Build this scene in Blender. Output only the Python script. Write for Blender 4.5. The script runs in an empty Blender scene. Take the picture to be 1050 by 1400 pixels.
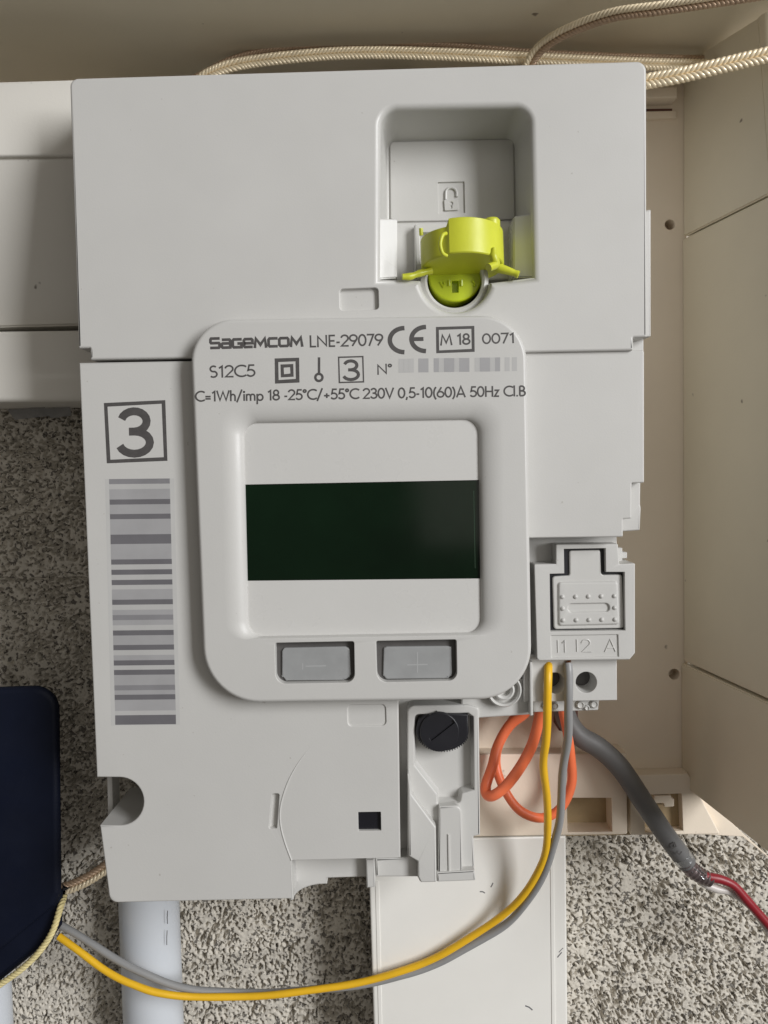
import bpy, bmesh, math, random
import numpy as np
from mathutils import Vector, Matrix

random.seed(7)
rng = np.random.default_rng(11)
S = bpy.context.scene
COL = S.collection

# ------------------------------------------------------------------ camera
# World: X right, Y into the wall, Z up.  Working unit in builders: millimetre.
# The meter's cover is the plane Y = 0; the camera stands 190 mm in front of it.
F_PX, CX, CY, DIST = 1150.0, 525.0, 700.0, 190.0
PITCH, YAW, ROLL = math.radians(-3.0036), math.radians(0.5735), math.radians(-1.2986)
ROT = (Matrix.Rotation(YAW, 3, 'Z') @ Matrix.Rotation(PITCH, 3, 'X')
       @ Matrix.Rotation(math.radians(90), 3, 'X') @ Matrix.Rotation(ROLL, 3, 'Z'))
cam_d = bpy.data.cameras.new('camera')
cam = bpy.data.objects.new('camera', cam_d)
COL.objects.link(cam)
cam_d.sensor_fit = 'VERTICAL'
cam_d.sensor_height = 36.0
cam_d.lens = F_PX / 1400.0 * 36.0
cam_d.clip_start = 0.005
cam_d.clip_end = 20.0
M4 = ROT.to_4x4()
M4.translation = Vector((0, -DIST * 0.001, 0))
cam.matrix_world = M4
S.camera = cam
S.render.resolution_x, S.render.resolution_y = 768, 1024

# ------------------------------------------------------------------ light
W = bpy.data.worlds.new('World')
S.world = W
W.use_nodes = True
bg = W.node_tree.nodes['Background']
bg.inputs['Color'].default_value = (1.0, 0.935, 0.85, 1)
bg.inputs['Strength'].default_value = 0.115


def area_lamp(name, loc, target, size, size_y, energy, color):
    d = bpy.data.lights.new(name, 'AREA')
    d.shape = 'RECTANGLE'
    d.size, d.size_y, d.energy, d.color = size, size_y, energy, color
    o = bpy.data.objects.new(name, d)
    COL.objects.link(o)
    o.location = loc
    o.rotation_euler = (Vector(target) - Vector(loc)).to_track_quat('-Z', 'Y').to_euler()
    return o


area_lamp('window_light', (1.36, -1.34, 0.55), (0, 0, 0.0), 0.55, 1.2, 37.5, (0.985, 0.99, 1.0))
area_lamp('room_fill', (0.55, -1.55, 0.35), (0, 0, 0), 1.1, 1.1, 2.4, (1.0, 0.95, 0.87))  # added soft fill for the room's diffuse light, no such lamp seen
S.view_settings.view_transform = 'Standard'
S.view_settings.look = 'None'
S.view_settings.exposure = 0.13
S.view_settings.gamma = 1.0


# ------------------------------------------------------------------ materials
def mat(name, col, rough=0.45, bump=0.0, bscale=2500.0, var=0.0, vscale=60.0, spec=0.5,
        metal=0.0, trans=0.0, stain=None, stain_scale=25.0, coat=0.0, sheen=0.0, speck=None):
    m = bpy.data.materials.new(name)
    m.use_nodes = True
    nt = m.node_tree
    b = nt.nodes['Principled BSDF']
    b.inputs['Base Color'].default_value = (*col, 1)
    b.inputs['Roughness'].default_value = rough
    b.inputs['Specular IOR Level'].default_value = spec
    b.inputs['Metallic'].default_value = metal
    b.inputs['Transmission Weight'].default_value = trans
    b.inputs['Coat Weight'].default_value = coat
    b.inputs['Sheen Weight'].default_value = sheen
    tc = nt.nodes.new('ShaderNodeTexCoord')

    def noise(scale, detail=3, rgh=0.6):
        n = nt.nodes.new('ShaderNodeTexNoise')
        n.inputs['Scale'].default_value = scale
        n.inputs['Detail'].default_value = detail
        n.inputs['Roughness'].default_value = rgh
        nt.links.new(tc.outputs['Object'], n.inputs['Vector'])
        return n
    colsock = None
    if var:
        n = noise(vscale, 4)
        r = nt.nodes.new('ShaderNodeMapRange')
        r.inputs['From Min'].default_value = 0.3
        r.inputs['From Max'].default_value = 0.7
        r.inputs['To Min'].default_value = 1 - var
        r.inputs['To Max'].default_value = 1 + var
        nt.links.new(n.outputs['Fac'], r.inputs['Value'])
        mx = nt.nodes.new('ShaderNodeVectorMath')
        mx.operation = 'SCALE'
        mx.inputs[0].default_value = col
        nt.links.new(r.outputs['Result'], mx.inputs['Scale'])
        colsock = mx.outputs['Vector']

    def mixin(colsock, fac, c2):
        mx = nt.nodes.new('ShaderNodeMix')
        mx.data_type = 'RGBA'
        if colsock:
            nt.links.new(colsock, mx.inputs['A'])
        else:
            mx.inputs['A'].default_value = (*col, 1)
        mx.inputs['B'].default_value = (*c2, 1)
        nt.links.new(fac, mx.inputs['Factor'])
        return mx.outputs['Result']

    def thresh(n, lo, hi, top):
        r = nt.nodes.new('ShaderNodeMapRange')
        r.inputs['From Min'].default_value = lo
        r.inputs['From Max'].default_value = hi
        r.inputs['To Max'].default_value = top
        nt.links.new(n.outputs['Fac'], r.inputs['Value'])
        return r.outputs['Result']
    if stain:
        colsock = mixin(colsock, thresh(noise(stain_scale, 6, 0.7), 0.52, 0.78, 0.65), stain)
    if speck:                                     # scattered dirt specks
        colsock = mixin(colsock, thresh(noise(speck[1], 2, 0.5), speck[2], speck[2] + 0.03, 0.8), speck[0])
    if colsock:
        nt.links.new(colsock, b.inputs['Base Color'])
    # uneven gloss: finger grease and dust
    rn = thresh(noise(90, 4), 0.3, 0.7, 1.0)
    rr = nt.nodes.new('ShaderNodeMapRange')
    rr.inputs['To Min'].default_value = max(0.02, rough * 0.82)
    rr.inputs['To Max'].default_value = min(1.0, rough * 1.18)
    nt.links.new(rn, rr.inputs['Value'])
    nt.links.new(rr.outputs['Result'], b.inputs['Roughness'])
    if bump:
        n = noise(bscale, 2)
        bp = nt.nodes.new('ShaderNodeBump')
        bp.inputs['Strength'].default_value = 1.0
        bp.inputs['Distance'].default_value = bump * 0.001
        nt.links.new(n.outputs['Fac'], bp.inputs['Height'])
        nt.links.new(bp.outputs['Normal'], b.inputs['Normal'])
    return m


MT = {
    'white':   mat('meter_plastic', (0.575, 0.567, 0.545), 0.40, 0.016, 2600, 0.03, 28, speck=((0.42, 0.40, 0.37), 700, 0.755)),
    'smooth':  mat('smooth_plastic', (0.61, 0.602, 0.58), 0.30, 0.008, 1500, 0.02, 40),
    'ink':     mat('dark_ink', (0.075, 0.07, 0.068), 0.6, var=0.15, vscale=900),
    'ink0':    mat('label_margin', (0.53, 0.525, 0.51), 0.55, var=0.03, vscale=120),
    'ink1':    mat('pale_ink', (0.47, 0.465, 0.455), 0.6, var=0.04, vscale=90),
    'ink2':    mat('light_grey_ink', (0.36, 0.355, 0.36), 0.6, var=0.07, vscale=90),
    'ink3':    mat('mid_grey_ink', (0.235, 0.23, 0.24), 0.6, var=0.10, vscale=90),
    'ink4':    mat('deep_grey_ink', (0.145, 0.14, 0.15), 0.6, var=0.10, vscale=90),
    'lcd':     mat('lcd_glass', (0.003, 0.011, 0.0045), 0.10, var=0.3, vscale=30, spec=0.3),
    'lcd_reflection': mat('lcd_reflection', (0.03, 0.06, 0.035), 0.3),  # tone of the reflection painted on the display
    'rubber':  mat('button_well', (0.095, 0.09, 0.087), 0.5, 0.02, 1500, 0.1, 200),
    'lens':    mat('button_lens', (0.32, 0.325, 0.325), 0.3, var=0.08, vscale=150),
    'lens_hi': mat('button_mark', (0.40, 0.405, 0.405), 0.4),
    'black':   mat('black_plastic', (0.012, 0.012, 0.016), 0.38, 0.02, 1200),
    'dark':    mat('dark_window', (0.012, 0.012, 0.016), 0.25),
    'lime':    mat('lime_plastic', (0.61, 0.64, 0.045), 0.38, 0.02, 900, 0.05, 120),
    'lime_d':  mat('lime_plug', (0.52, 0.62, 0.015), 0.35, 0.01, 900, 0.05, 120),
    'cream':   mat('cream_plastic', (0.85, 0.745, 0.61), 0.5, 0.03, 1800, 0.04, 25,
                   speck=((0.12, 0.08, 0.05), 160, 0.74)),
    'olive':   mat('cream_flap_plastic', (0.80, 0.73, 0.575), 0.5, 0.03, 1500, 0.035, 25,
                   speck=((0.13, 0.09, 0.06), 170, 0.745)),
    'tan':     mat('shaded_beige_plastic', (0.40, 0.30, 0.17), 0.6, 0.05, 900, 0.15, 90, stain=(0.22, 0.16, 0.09), stain_scale=90),  # beige plastic with its shade mixed into the darker colour
    'ivory':   mat('ivory_plastic', (0.74, 0.715, 0.66), 0.42, 0.02, 1500, 0.03, 18,
                   speck=((0.10, 0.07, 0.06), 190, 0.75)),
    'trunk':   mat('trunking_plastic', (0.85, 0.835, 0.79), 0.35, 0.012, 700, 0.025, 30,
                   speck=((0.25, 0.23, 0.2), 120, 0.76)),
    'pipe':    mat('conduit_plastic', (0.60, 0.63, 0.67), 0.32, 0.01, 600, 0.03, 40),
    'concrete': mat('concrete', (0.62, 0.58, 0.51), 0.9, 0.06, 2600, 0.10, 420,
                    stain=(0.42, 0.39, 0.335), stain_scale=130, spec=0.2, speck=((0.05, 0.043, 0.038), 760, 0.585)),
    'navy':    mat('navy_plastic', (0.0035, 0.006, 0.017), 0.6, 0.02, 1800, 0.15, 60, spec=0.22),
    'orange':  mat('orange_wire', (0.92, 0.20, 0.08), 0.42, 0.01, 500, 0.05, 120),
    'yellow':  mat('yellow_wire', (0.86, 0.50, 0.02), 0.38, 0.01, 500, 0.06, 120),
    'grey':    mat('grey_wire', (0.29, 0.29, 0.29), 0.4, 0.01, 500, 0.06, 120),
    'cable':   mat('grey_cable', (0.135, 0.133, 0.132), 0.55, 0.03, 900, 0.10, 80),
    'foil':    mat('cable_foil', (0.55, 0.56, 0.57), 0.28, 0.25, 700, metal=0.9),
    'wrap':    mat('foil_wrap', (0.20, 0.16, 0.16), 0.32, 0.05, 700, 0.25, 300, metal=0.6),
    'red':     mat('red_wire', (0.27, 0.013, 0.022), 0.4, 0.01, 500, 0.1, 120),
    'clear':   mat('whitish_wire', (0.60, 0.56, 0.53), 0.35, 0.01, 500, 0.1, 120),
    'copper':  mat('copper', (0.55, 0.24, 0.13), 0.3, metal=1.0),
    'gold':    mat('gold_braid', (0.90, 0.77, 0.55), 0.30, 0.02, 2500, 0.10, 200, metal=0.15),
    'brown':   mat('brown_braid', (0.52, 0.37, 0.25), 0.36, 0.02, 2500, 0.12, 200, metal=0.2),
    'string':  mat('string', (0.70, 0.60, 0.30), 0.6, 0.03, 2500, 0.12, 200),
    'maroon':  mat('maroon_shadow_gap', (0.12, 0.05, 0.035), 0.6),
    'film':    mat('clear_film', (0.5, 0.5, 0.5), 0.15, 0.3, 250, trans=0.6),
}


# ------------------------------------------------------------------ geometry helpers (mm)
def U(px, py, y):
    """Point of the photograph's pixel (px, py) on the plane at depth y (mm)."""
    d = ROT @ Vector(((px - CX) / F_PX, -(py - CY) / F_PX, -1.0))
    t = (y + DIST) / d.y
    return Vector((d.x * t, y, d.z * t))


def k_at(y):
    """mm per pixel at depth y"""
    return (y + DIST) / F_PX


def rnd(pts, rad, seg=7):
    """Rounded polygon: corner list and radius (one or per corner), in pixels."""
    n = len(pts)
    if not hasattr(rad, '__len__'):
        rad = [rad] * n
    out = []
    for i in range(n):
        p, a, b = Vector(pts[i]), Vector(pts[i - 1]), Vector(pts[(i + 1) % n])
        r = rad[i]
        if r <= 0:
            out.append(tuple(p))
            continue
        u, v = (a - p), (b - p)
        lu, lv = u.length, v.length
        u /= lu
        v /= lv
        ang = math.acos(max(-1, min(1, u.dot(v))))
        t = min(r / math.tan(ang / 2), lu * 0.49, lv * 0.49)
        r = t * math.tan(ang / 2)
        c = p + (u + v).normalized() * (r / math.sin(ang / 2))
        s, e = p + u * t - c, p + v * t - c
        a0, a1 = math.atan2(s.y, s.x), math.atan2(e.y, e.x)
        da = (a1 - a0 + math.pi) % (2 * math.pi) - math.pi
        for k in range(seg + 1):
            q = a0 + da * k / seg
            out.append((c.x + r * math.cos(q), c.y + r * math.sin(q)))
    return out


def circle(cx, cy, r, n=32, a0=0, a1=360, ry=None):
    ry = ry or r
    full = abs(a1 - a0) >= 360
    m = n if full else n + 1
    return [(cx + r * math.cos(math.radians(a0 + (a1 - a0) * i / n)),
             cy + ry * math.sin(math.radians(a0 + (a1 - a0) * i / n))) for i in range(m)]


def sarea(p):
    return 0.5 * sum(p[i - 1][0] * p[i][1] - p[i][0] * p[i - 1][1] for i in range(len(p)))


def offs(p, d):
    """offset a CCW loop inwards by d (mm)"""
    if abs(d) < 1e-9:
        return [tuple(q) for q in p]
    n = len(p)
    out = []
    for i in range(n):
        a, b, c = Vector(p[i - 1]), Vector(p[i]), Vector(p[(i + 1) % n])
        e1, e2 = (b - a).normalized(), (c - b).normalized()
        n1, n2 = Vector((-e1.y, e1.x)), Vector((-e2.y, e2.x))
        m = n1 + n2
        if m.length < 1e-6:
            m = n1
        m.normalize()
        q = b + m * (d / max(0.35, m.dot(n1)))
        out.append((q.x, q.y))
    return out


def loop_mm(px, y):
    l = []
    for a, b in px:
        v = U(a, b, y)
        q = (v.x, v.z)
        if not l or (abs(q[0] - l[-1][0]) + abs(q[1] - l[-1][1])) > 0.004:
            l.append(q)
    if abs(l[0][0] - l[-1][0]) + abs(l[0][1] - l[-1][1]) < 0.004:
        l.pop()
    if sarea(l) < 0:
        l.reverse()
    return l


class Hole:
    def __init__(self, px, depth, lip=0.3, lipy=None, draft=0.1, floor=True, seg=4, fillet=0.0, mouth=None):
        self.mouth = mouth                          # optional wider loop for an uneven lip
        self.px, self.depth, self.lip, self.draft, self.floor, self.seg = px, depth, lip, draft, floor, seg
        self.lipy = lip if lipy is None else lipy
        self.fillet = fillet


def ring(bm, loop, y):
    return [bm.verts.new((x, y, z)) for x, z in loop]


def skin(bm, a, b):
    n = len(a)
    for i in range(n):
        j = (i + 1) % n
        try:
            bm.faces.new((a[i], a[j], b[j], b[i]))
        except ValueError:
            pass


def fill(bm, rings):
    es = []
    for r in rings:
        for i in range(len(r)):
            e = bm.edges.get((r[i - 1], r[i])) or bm.edges.new((r[i - 1], r[i]))
            es.append(e)
    bmesh.ops.triangle_fill(bm, use_beauty=True, use_dissolve=False, edges=es)


def plate(px, y0, y1, r=0.4, holes=(), bm=None, seg=3, ry=None, mm=False, taper=0.0):
    """Solid plate with rounded front edge; outline and holes drawn on its front plane."""
    bm = bm or bmesh.new()
    L = px if mm else loop_mm(px, y0)
    if sarea(L) < 0:
        L = L[::-1]
    ry = r if ry is None else ry
    rings = []
    if r > 0:
        for k in range(seg + 1):
            a = math.pi / 2 * k / seg
            rings.append(ring(bm, offs(L, r * (1 - math.sin(a))), y0 + ry * (1 - math.cos(a))))
    else:
        rings.append(ring(bm, L, y0))
    rings.append(ring(bm, offs(L, -taper), y1))
    for a, b in zip(rings, rings[1:]):
        skin(bm, a, b)
    front = [rings[0]]
    for h in holes:
        H = loop_mm(h.px, y0)
        hr = []
        if h.mouth:
            Mo = loop_mm(h.mouth, y0)
            for k in range(h.seg + 1):
                a = math.pi / 2 * k / h.seg
                hr.append(ring(bm, [(m[0] + (q[0] - m[0]) * math.sin(a), m[1] + (q[1] - m[1]) * math.sin(a))
                                    for m, q in zip(Mo, H)], y0 + h.lipy * (1 - math.cos(a))))
        elif h.lip > 0:
            for k in range(h.seg + 1):
                a = math.pi / 2 * k / h.seg
                hr.append(ring(bm, offs(H, -h.lip * (1 - math.sin(a))), y0 + h.lipy * (1 - math.cos(a))))
        else:
            hr.append(ring(bm, H, y0))
        if h.fillet > 0:
            f = h.fillet
            for k in range(5):
                a = math.pi / 2 * k / 4
                hr.append(ring(bm, offs(H, h.draft + f * (1 - math.cos(a))), y0 + h.depth - f + f * math.sin(a)))
        elif h.depth > h.lipy + 1e-4:
            hr.append(ring(bm, offs(H, h.draft), y0 + h.depth))
        for a, b in zip(hr, hr[1:]):
            skin(bm, a, b)
        front.append(hr[0])
        if h.floor:
            fill(bm, [hr[-1]])
    fill(bm, front)
    fill(bm, [rings[-1]])
    return bm


def box(bm, a, b):
    (x0, y0, z0), (x1, y1, z1) = a, b
    v = [bm.verts.new(p) for p in ((x0, y0, z0), (x1, y0, z0), (x1, y1, z0), (x0, y1, z0),
                                   (x0, y0, z1), (x1, y0, z1), (x1, y1, z1), (x0, y1, z1))]
    for f in ((0, 1, 2, 3), (4, 5, 6, 7), (0, 1, 5, 4), (1, 2, 6, 5), (2, 3, 7, 6), (3, 0, 4, 7)):
        bm.faces.new([v[i] for i in f])
    return bm


def hexa(bm, P):
    """8 points: 4 front (loop) + 4 back (loop)"""
    v = [bm.verts.new(p) for p in P]
    for f in ((0, 1, 2, 3), (7, 6, 5, 4), (0, 4, 5, 1), (1, 5, 6, 2), (2, 6, 7, 3), (3, 7, 4, 0)):
        bm.faces.new([v[i] for i in f])
    return bm


def spline(pts, step=0.8):
    """Catmull-Rom through points, resampled"""
    P = [Vector(p) for p in pts]
    P = [P[0] * 2 - P[1]] + P + [P[-1] * 2 - P[-2]]
    out = []
    for i in range(1, len(P) - 2):
        a, b, c, d = P[i - 1:i + 3]
        n = max(2, int((c - b).length / step))
        for k in range(n):
            t = k / n
            out.append(0.5 * ((2 * b) + (c - a) * t + (2 * a - 5 * b + 4 * c - d) * t * t
                              + (3 * b - a - 3 * c + d) * t ** 3))
    out.append(P[-2])
    return out


def frames(path):
    T = []
    for i in range(len(path)):
        T.append((path[min(i + 1, len(path) - 1)] - path[max(i - 1, 0)]).normalized())
    n = Vector((0, -1, 0))
    n = (n - T[0] * n.dot(T[0])).normalized()
    N = []
    for t in T:
        n = (n - t * n.dot(t)).normalized()
        N.append(n.copy())
    return T, N, [t.cross(m) for t, m in zip(T, N)]


def tube(path, r, bm=None, sides=14, wob=0.0):
    bm = bm or bmesh.new()
    T, N, B = frames(path)
    rs = []
    for i, p in enumerate(path):
        rad = (r[i] if hasattr(r, '__len__') else r) * (1 + wob * math.sin(i * 0.37) * math.sin(i * 0.11))
        rs.append([bm.verts.new(p + (N[i] * math.cos(a) + B[i] * math.sin(a)) * rad)
                   for a in (2 * math.pi * k / sides for k in range(sides))])
    for a, b in zip(rs, rs[1:]):
        skin(bm, a, b)
    bm.faces.new(rs[0])
    bm.faces.new(rs[-1])
    return bm


def lathe(prof, c, axis='Z', n=40, bm=None):
    """revolve (radius, height) profile about a vertical ('Z') or depth ('Y') axis at c"""
    bm = bm or bmesh.new()
    rs = []
    for r, h in prof:
        row = []
        for k in range(n):
            a = 2 * math.pi * k / n
            if axis == 'Z':
                row.append(bm.verts.new((c[0] + r * math.cos(a), c[1] + r * math.sin(a), c[2] + h)))
            else:
                row.append(bm.verts.new((c[0] + r * math.cos(a), c[1] + h, c[2] + r * math.sin(a))))
        rs.append(row)
    for a, b in zip(rs, rs[1:]):
        skin(bm, a, b)
    bm.faces.new(rs[0])
    bm.faces.new(rs[-1])
    return bm


# ------------------------------------------------------------------ object helpers
def thing(name, label, cat, loc, group=None):
    o = bpy.data.objects.new(name, None)
    o.empty_display_size = 0.01
    COL.objects.link(o)
    o.location = Vector(loc) * 0.001
    o['label'], o['category'] = label, cat
    if group:
        o['group'] = group
    return o


def world_loc(o):
    v = Vector((0, 0, 0))
    while o:
        v += o.location
        o = o.parent
    return v


def obj(name, bm, m, parent=None, label=None, cat=None, group=None, kind=None, smooth=True, sharp=38, wn=True):
    bmesh.ops.remove_doubles(bm, verts=bm.verts[:], dist=0.0005)
    bmesh.ops.recalc_face_normals(bm, faces=bm.faces[:])
    bmesh.ops.scale(bm, vec=(0.001,) * 3, verts=bm.verts[:])
    if parent:
        off = world_loc(parent)
    else:
        xs = [v.co for v in bm.verts]
        off = Vector(((min(c.x for c in xs) + max(c.x for c in xs)) / 2,
                      (min(c.y for c in xs) + max(c.y for c in xs)) / 2, min(c.z for c in xs)))
    bmesh.ops.translate(bm, vec=-off, verts=bm.verts[:])
    me = bpy.data.meshes.new(name)
    bm.to_mesh(me)
    bm.free()
    o = bpy.data.objects.new(name, me)
    COL.objects.link(o)
    if parent:
        o.parent = parent
    else:
        o.location = off
    me.materials.append(MT[m])
    if smooth:
        for p in me.polygons:
            p.use_smooth = True
        me.set_sharp_from_angle(angle=math.radians(sharp))
        if wn:
            md = o.modifiers.new('weighted_normal', 'WEIGHTED_NORMAL')
            md.keep_sharp = True
            md.weight = 50
    if label:
        o['label'] = label
    if cat:
        o['category'] = cat
    if group:
        o['group'] = group
    if kind:
        o['kind'] = kind
    return o


# ------------------------------------------------------------------ lettering (stroke font, flat print)
def A(cx, cy, rx, ry, a0, a1, n=14):
    return [(cx + rx * math.cos(math.radians(a0 + (a1 - a0) * i / n)),
             cy + ry * math.sin(math.radians(a0 + (a1 - a0) * i / n))) for i in range(n + 1)]


l_, h_ = 0.06, 0.94
GL = {  # width, strokes on a cap height of 1
    '0': (.58, [A(.29, .5, .23, .44, 0, 360, 24)]),
    '1': (.38, [[(.06, .76), (.25, .92), (.25, 0)]]),
    '2': (.56, [A(.28, .69, .23, .25, 170, -30) + [(.07, l_), (.54, l_)]]),
    '3': (.56, [A(.27, .73, .19, .21, 165, -90) + [(.19, .52)], [(.19, .52)] + A(.27, .29, .23, .23, 90, -165)]),
    '5': (.56, [[(.50, h_), (.19, h_), (.12, .53)] + A(.27, .32, .24, .26, 120, -150)]),
    '6': (.60, [A(.30, .31, .24, .25, 0, 360, 20), [(.085, .43), (.38, .97)]]),
    '7': (.52, [[(.02, h_), (.46, h_), (.16, 0)]]),
    '8': (.58, [A(.29, .72, .18, .22, 0, 360, 18), A(.29, .28, .23, .22, 0, 360, 18)]),
    '9': (.60, [A(.30, .69, .24, .25, 0, 360, 20), [(.515, .57), (.22, .03)]]),
    'A': (.74, [[(.05, 0), (.37, 1), (.69, 0)], [(.17, .30), (.57, .30)]]),
    'B': (.58, [[(.10, l_), (.10, h_)], [(.10, h_)] + A(.26, .73, .18, .21, 90, -90) + [(.10, .52)],
                [(.10, .50)] + A(.28, .28, .22, .22, 90, -90) + [(.10, l_)]]),
    'C': (.74, [A(.48, .5, .41, .44, 48, 312, 22)]),
    'E': (.52, [[(.48, l_), (.11, l_), (.11, h_), (.48, h_)], [(.11, .5), (.45, .5)]]),
    'H': (.70, [[(.10, 0), (.10, 1)], [(.60, 0), (.60, 1)], [(.10, .5), (.60, .5)]]),
    'I': (.22, [[(.11, 0), (.11, 1)]]),
    'L': (.50, [[(.11, 1), (.11, l_), (.48, l_)]]),
    'M': (.88, [[(.07, 0), (.19, .92), (.44, .22), (.69, .92), (.81, 0)]]),
    'N': (.76, [[(.10, 0), (.10, .88), (.66, .12), (.66, 1)]]),
    'S': (.54, [A(.27, .72, .19, .22, 40, 270) + A(.26, .29, .21, .23, 90, -140)[1:]]),
    'V': (.68, [[(.04, 1), (.34, .06), (.64, 1)]]),
    'W': (1.0, [[(.04, 1), (.27, .10), (.50, .88), (.73, .10), (.96, 1)]]),
    'h': (.50, [[(.09, 1.02), (.09, 0)], [(.09, .33)] + A(.25, .40, .16, .22, 170, 0) + [(.41, 0)]]),
    'i': (.20, [[(.10, 0), (.10, .64)], A(.10, .83, .022, .022, 0, 360, 8)]),
    'l': (.20, [[(.10, 0), (.10, 1.02)]]),
    'm': (.80, [[(.09, .64), (.09, 0)], [(.09, .36)] + A(.24, .42, .15, .18, 170, 0) + [(.39, 0)],
                [(.39, .36)] + A(.545, .42, .155, .18, 170, 0) + [(.70, 0)]]),
    'p': (.58, [[(.09, .64), (.09, -.32)], A(.31, .31, .21, .27, 0, 360, 18)]),
    'z': (.44, [[(.06, .60), (.36, .60), (.07, .05), (.40, .05)]]),
    '\u00b0': (.32, [A(.16, .82, .10, .11, 0, 360, 14)]),
    '/': (.50, [[(.04, -.12), (.44, 1.06)]]),
    '+': (.54, [[(.06, .36), (.48, .36)], [(.27, .14), (.27, .58)]]),
    '-': (.32, [[(.05, .36), (.27, .36)]]),
    '=': (.52, [[(.06, .46), (.46, .46)], [(.06, .25), (.46, .25)]]),
    '(': (.30, [A(.46, .42, .36, .66, 122, 238)]),
    ')': (.30, [A(-.16, .42, .36, .66, 58, -58)]),
    ',': (.22, [[(.13, .12), (.06, -.16)]]),
    '.': (.22, [[(.05, .06), (.17, .06)]]),
    ' ': (.28, []),
}


def ribbon(bm, pts, w, place, lift, depth=0.0):
    """flat stroke of width w through 2-D points; place(x, y, lift) -> 3-D"""
    n = len(pts)
    closed = n > 3 and math.dist(pts[0], pts[-1]) < 1e-6
    if closed:
        pts = pts[:-1]
        n -= 1
    Lf, Rt = [], []
    for i in range(n):
        p = Vector(pts[i])
        a = Vector(pts[i - 1]) if (i > 0 or closed) else None
        b = Vector(pts[(i + 1) % n]) if (i < n - 1 or closed) else None
        d1 = (p - a).normalized() if a is not None else None
        d2 = (b - p).normalized() if b is not None else None
        if d1 is None:
            d1 = d2
        if d2 is None:
            d2 = d1
        n1, n2 = Vector((-d1.y, d1.x)), Vector((-d2.y, d2.x))
        m = n1 + n2
        m = n1 if m.length < 1e-6 else m.normalized()
        s = (w / 2) / max(0.5, m.dot(n1))
        Lf.append(bm.verts.new(place(*(p + m * s), lift)))
        Rt.append(bm.verts.new(place(*(p - m * s), lift)))
    for i in range(n if closed else n - 1):
        j = (i + 1) % n
        bm.faces.new((Lf[i], Lf[j], Rt[j], Rt[i]))


def text_bm(s, p0, p1, cap, y, stroke=0.13, font=GL, bm=None):
    """lettering from pixel p0 to p1 along the baseline, cap height in px, on plane y"""
    bm = bm or bmesh.new()
    tot = sum(font[c][0] for c in s)
    d = Vector((p1[0] - p0[0], p1[1] - p0[1]))
    ln = d.length
    ux = d / ln
    up = Vector((ux.y, -ux.x))
    sx = ln / tot
    x = 0.0
    k = 0
    for c in s:
        w, st = font[c]
        for q in st:
            def place(a, b, lift, x=x):
                # a is kept in cap units scaled so that stroke width is even
                p = Vector(p0) + ux * (x * sx + a) + up * b
                return U(p.x, p.y, y - lift)
            ribbon(bm, [(a * sx, b * cap) for a, b in q], stroke * cap, place, 0.02 + 0.004 * (k % 6))
            k += 1
        x += w
    return bm


def frame_bm(corners, t, y, bm=None, lift=0.02):
    """printed outline: quad corners in px (outer), line width t"""
    bm = bm or bmesh.new()
    c = sum((Vector(p) for p in corners), Vector((0, 0))) / 4
    inner = []
    for p in corners:
        p = Vector(p)
        inner.append((p.x + math.copysign(t, c.x - p.x), p.y + math.copysign(t, c.y - p.y)))
    o = [bm.verts.new(U(*p, y - lift)) for p in corners]
    i_ = [bm.verts.new(U(*p, y - lift)) for p in inner]
    skin(bm, o, i_)
    return bm


def quad_bm(corners, y, bm=None, lift=0.02):
    bm = bm or bmesh.new()
    bm.faces.new([bm.verts.new(U(*p, y - lift)) for p in corners])
    return bm


def stroke_bm(pts, w, y, bm=None, lift=0.02):
    bm = bm or bmesh.new()
    ribbon(bm, pts, w, lambda a, b, l: U(a, b, y - l), lift)
    return bm


# ================================================================== SETTING: concrete wall
WALL_Y = 61.0


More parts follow.
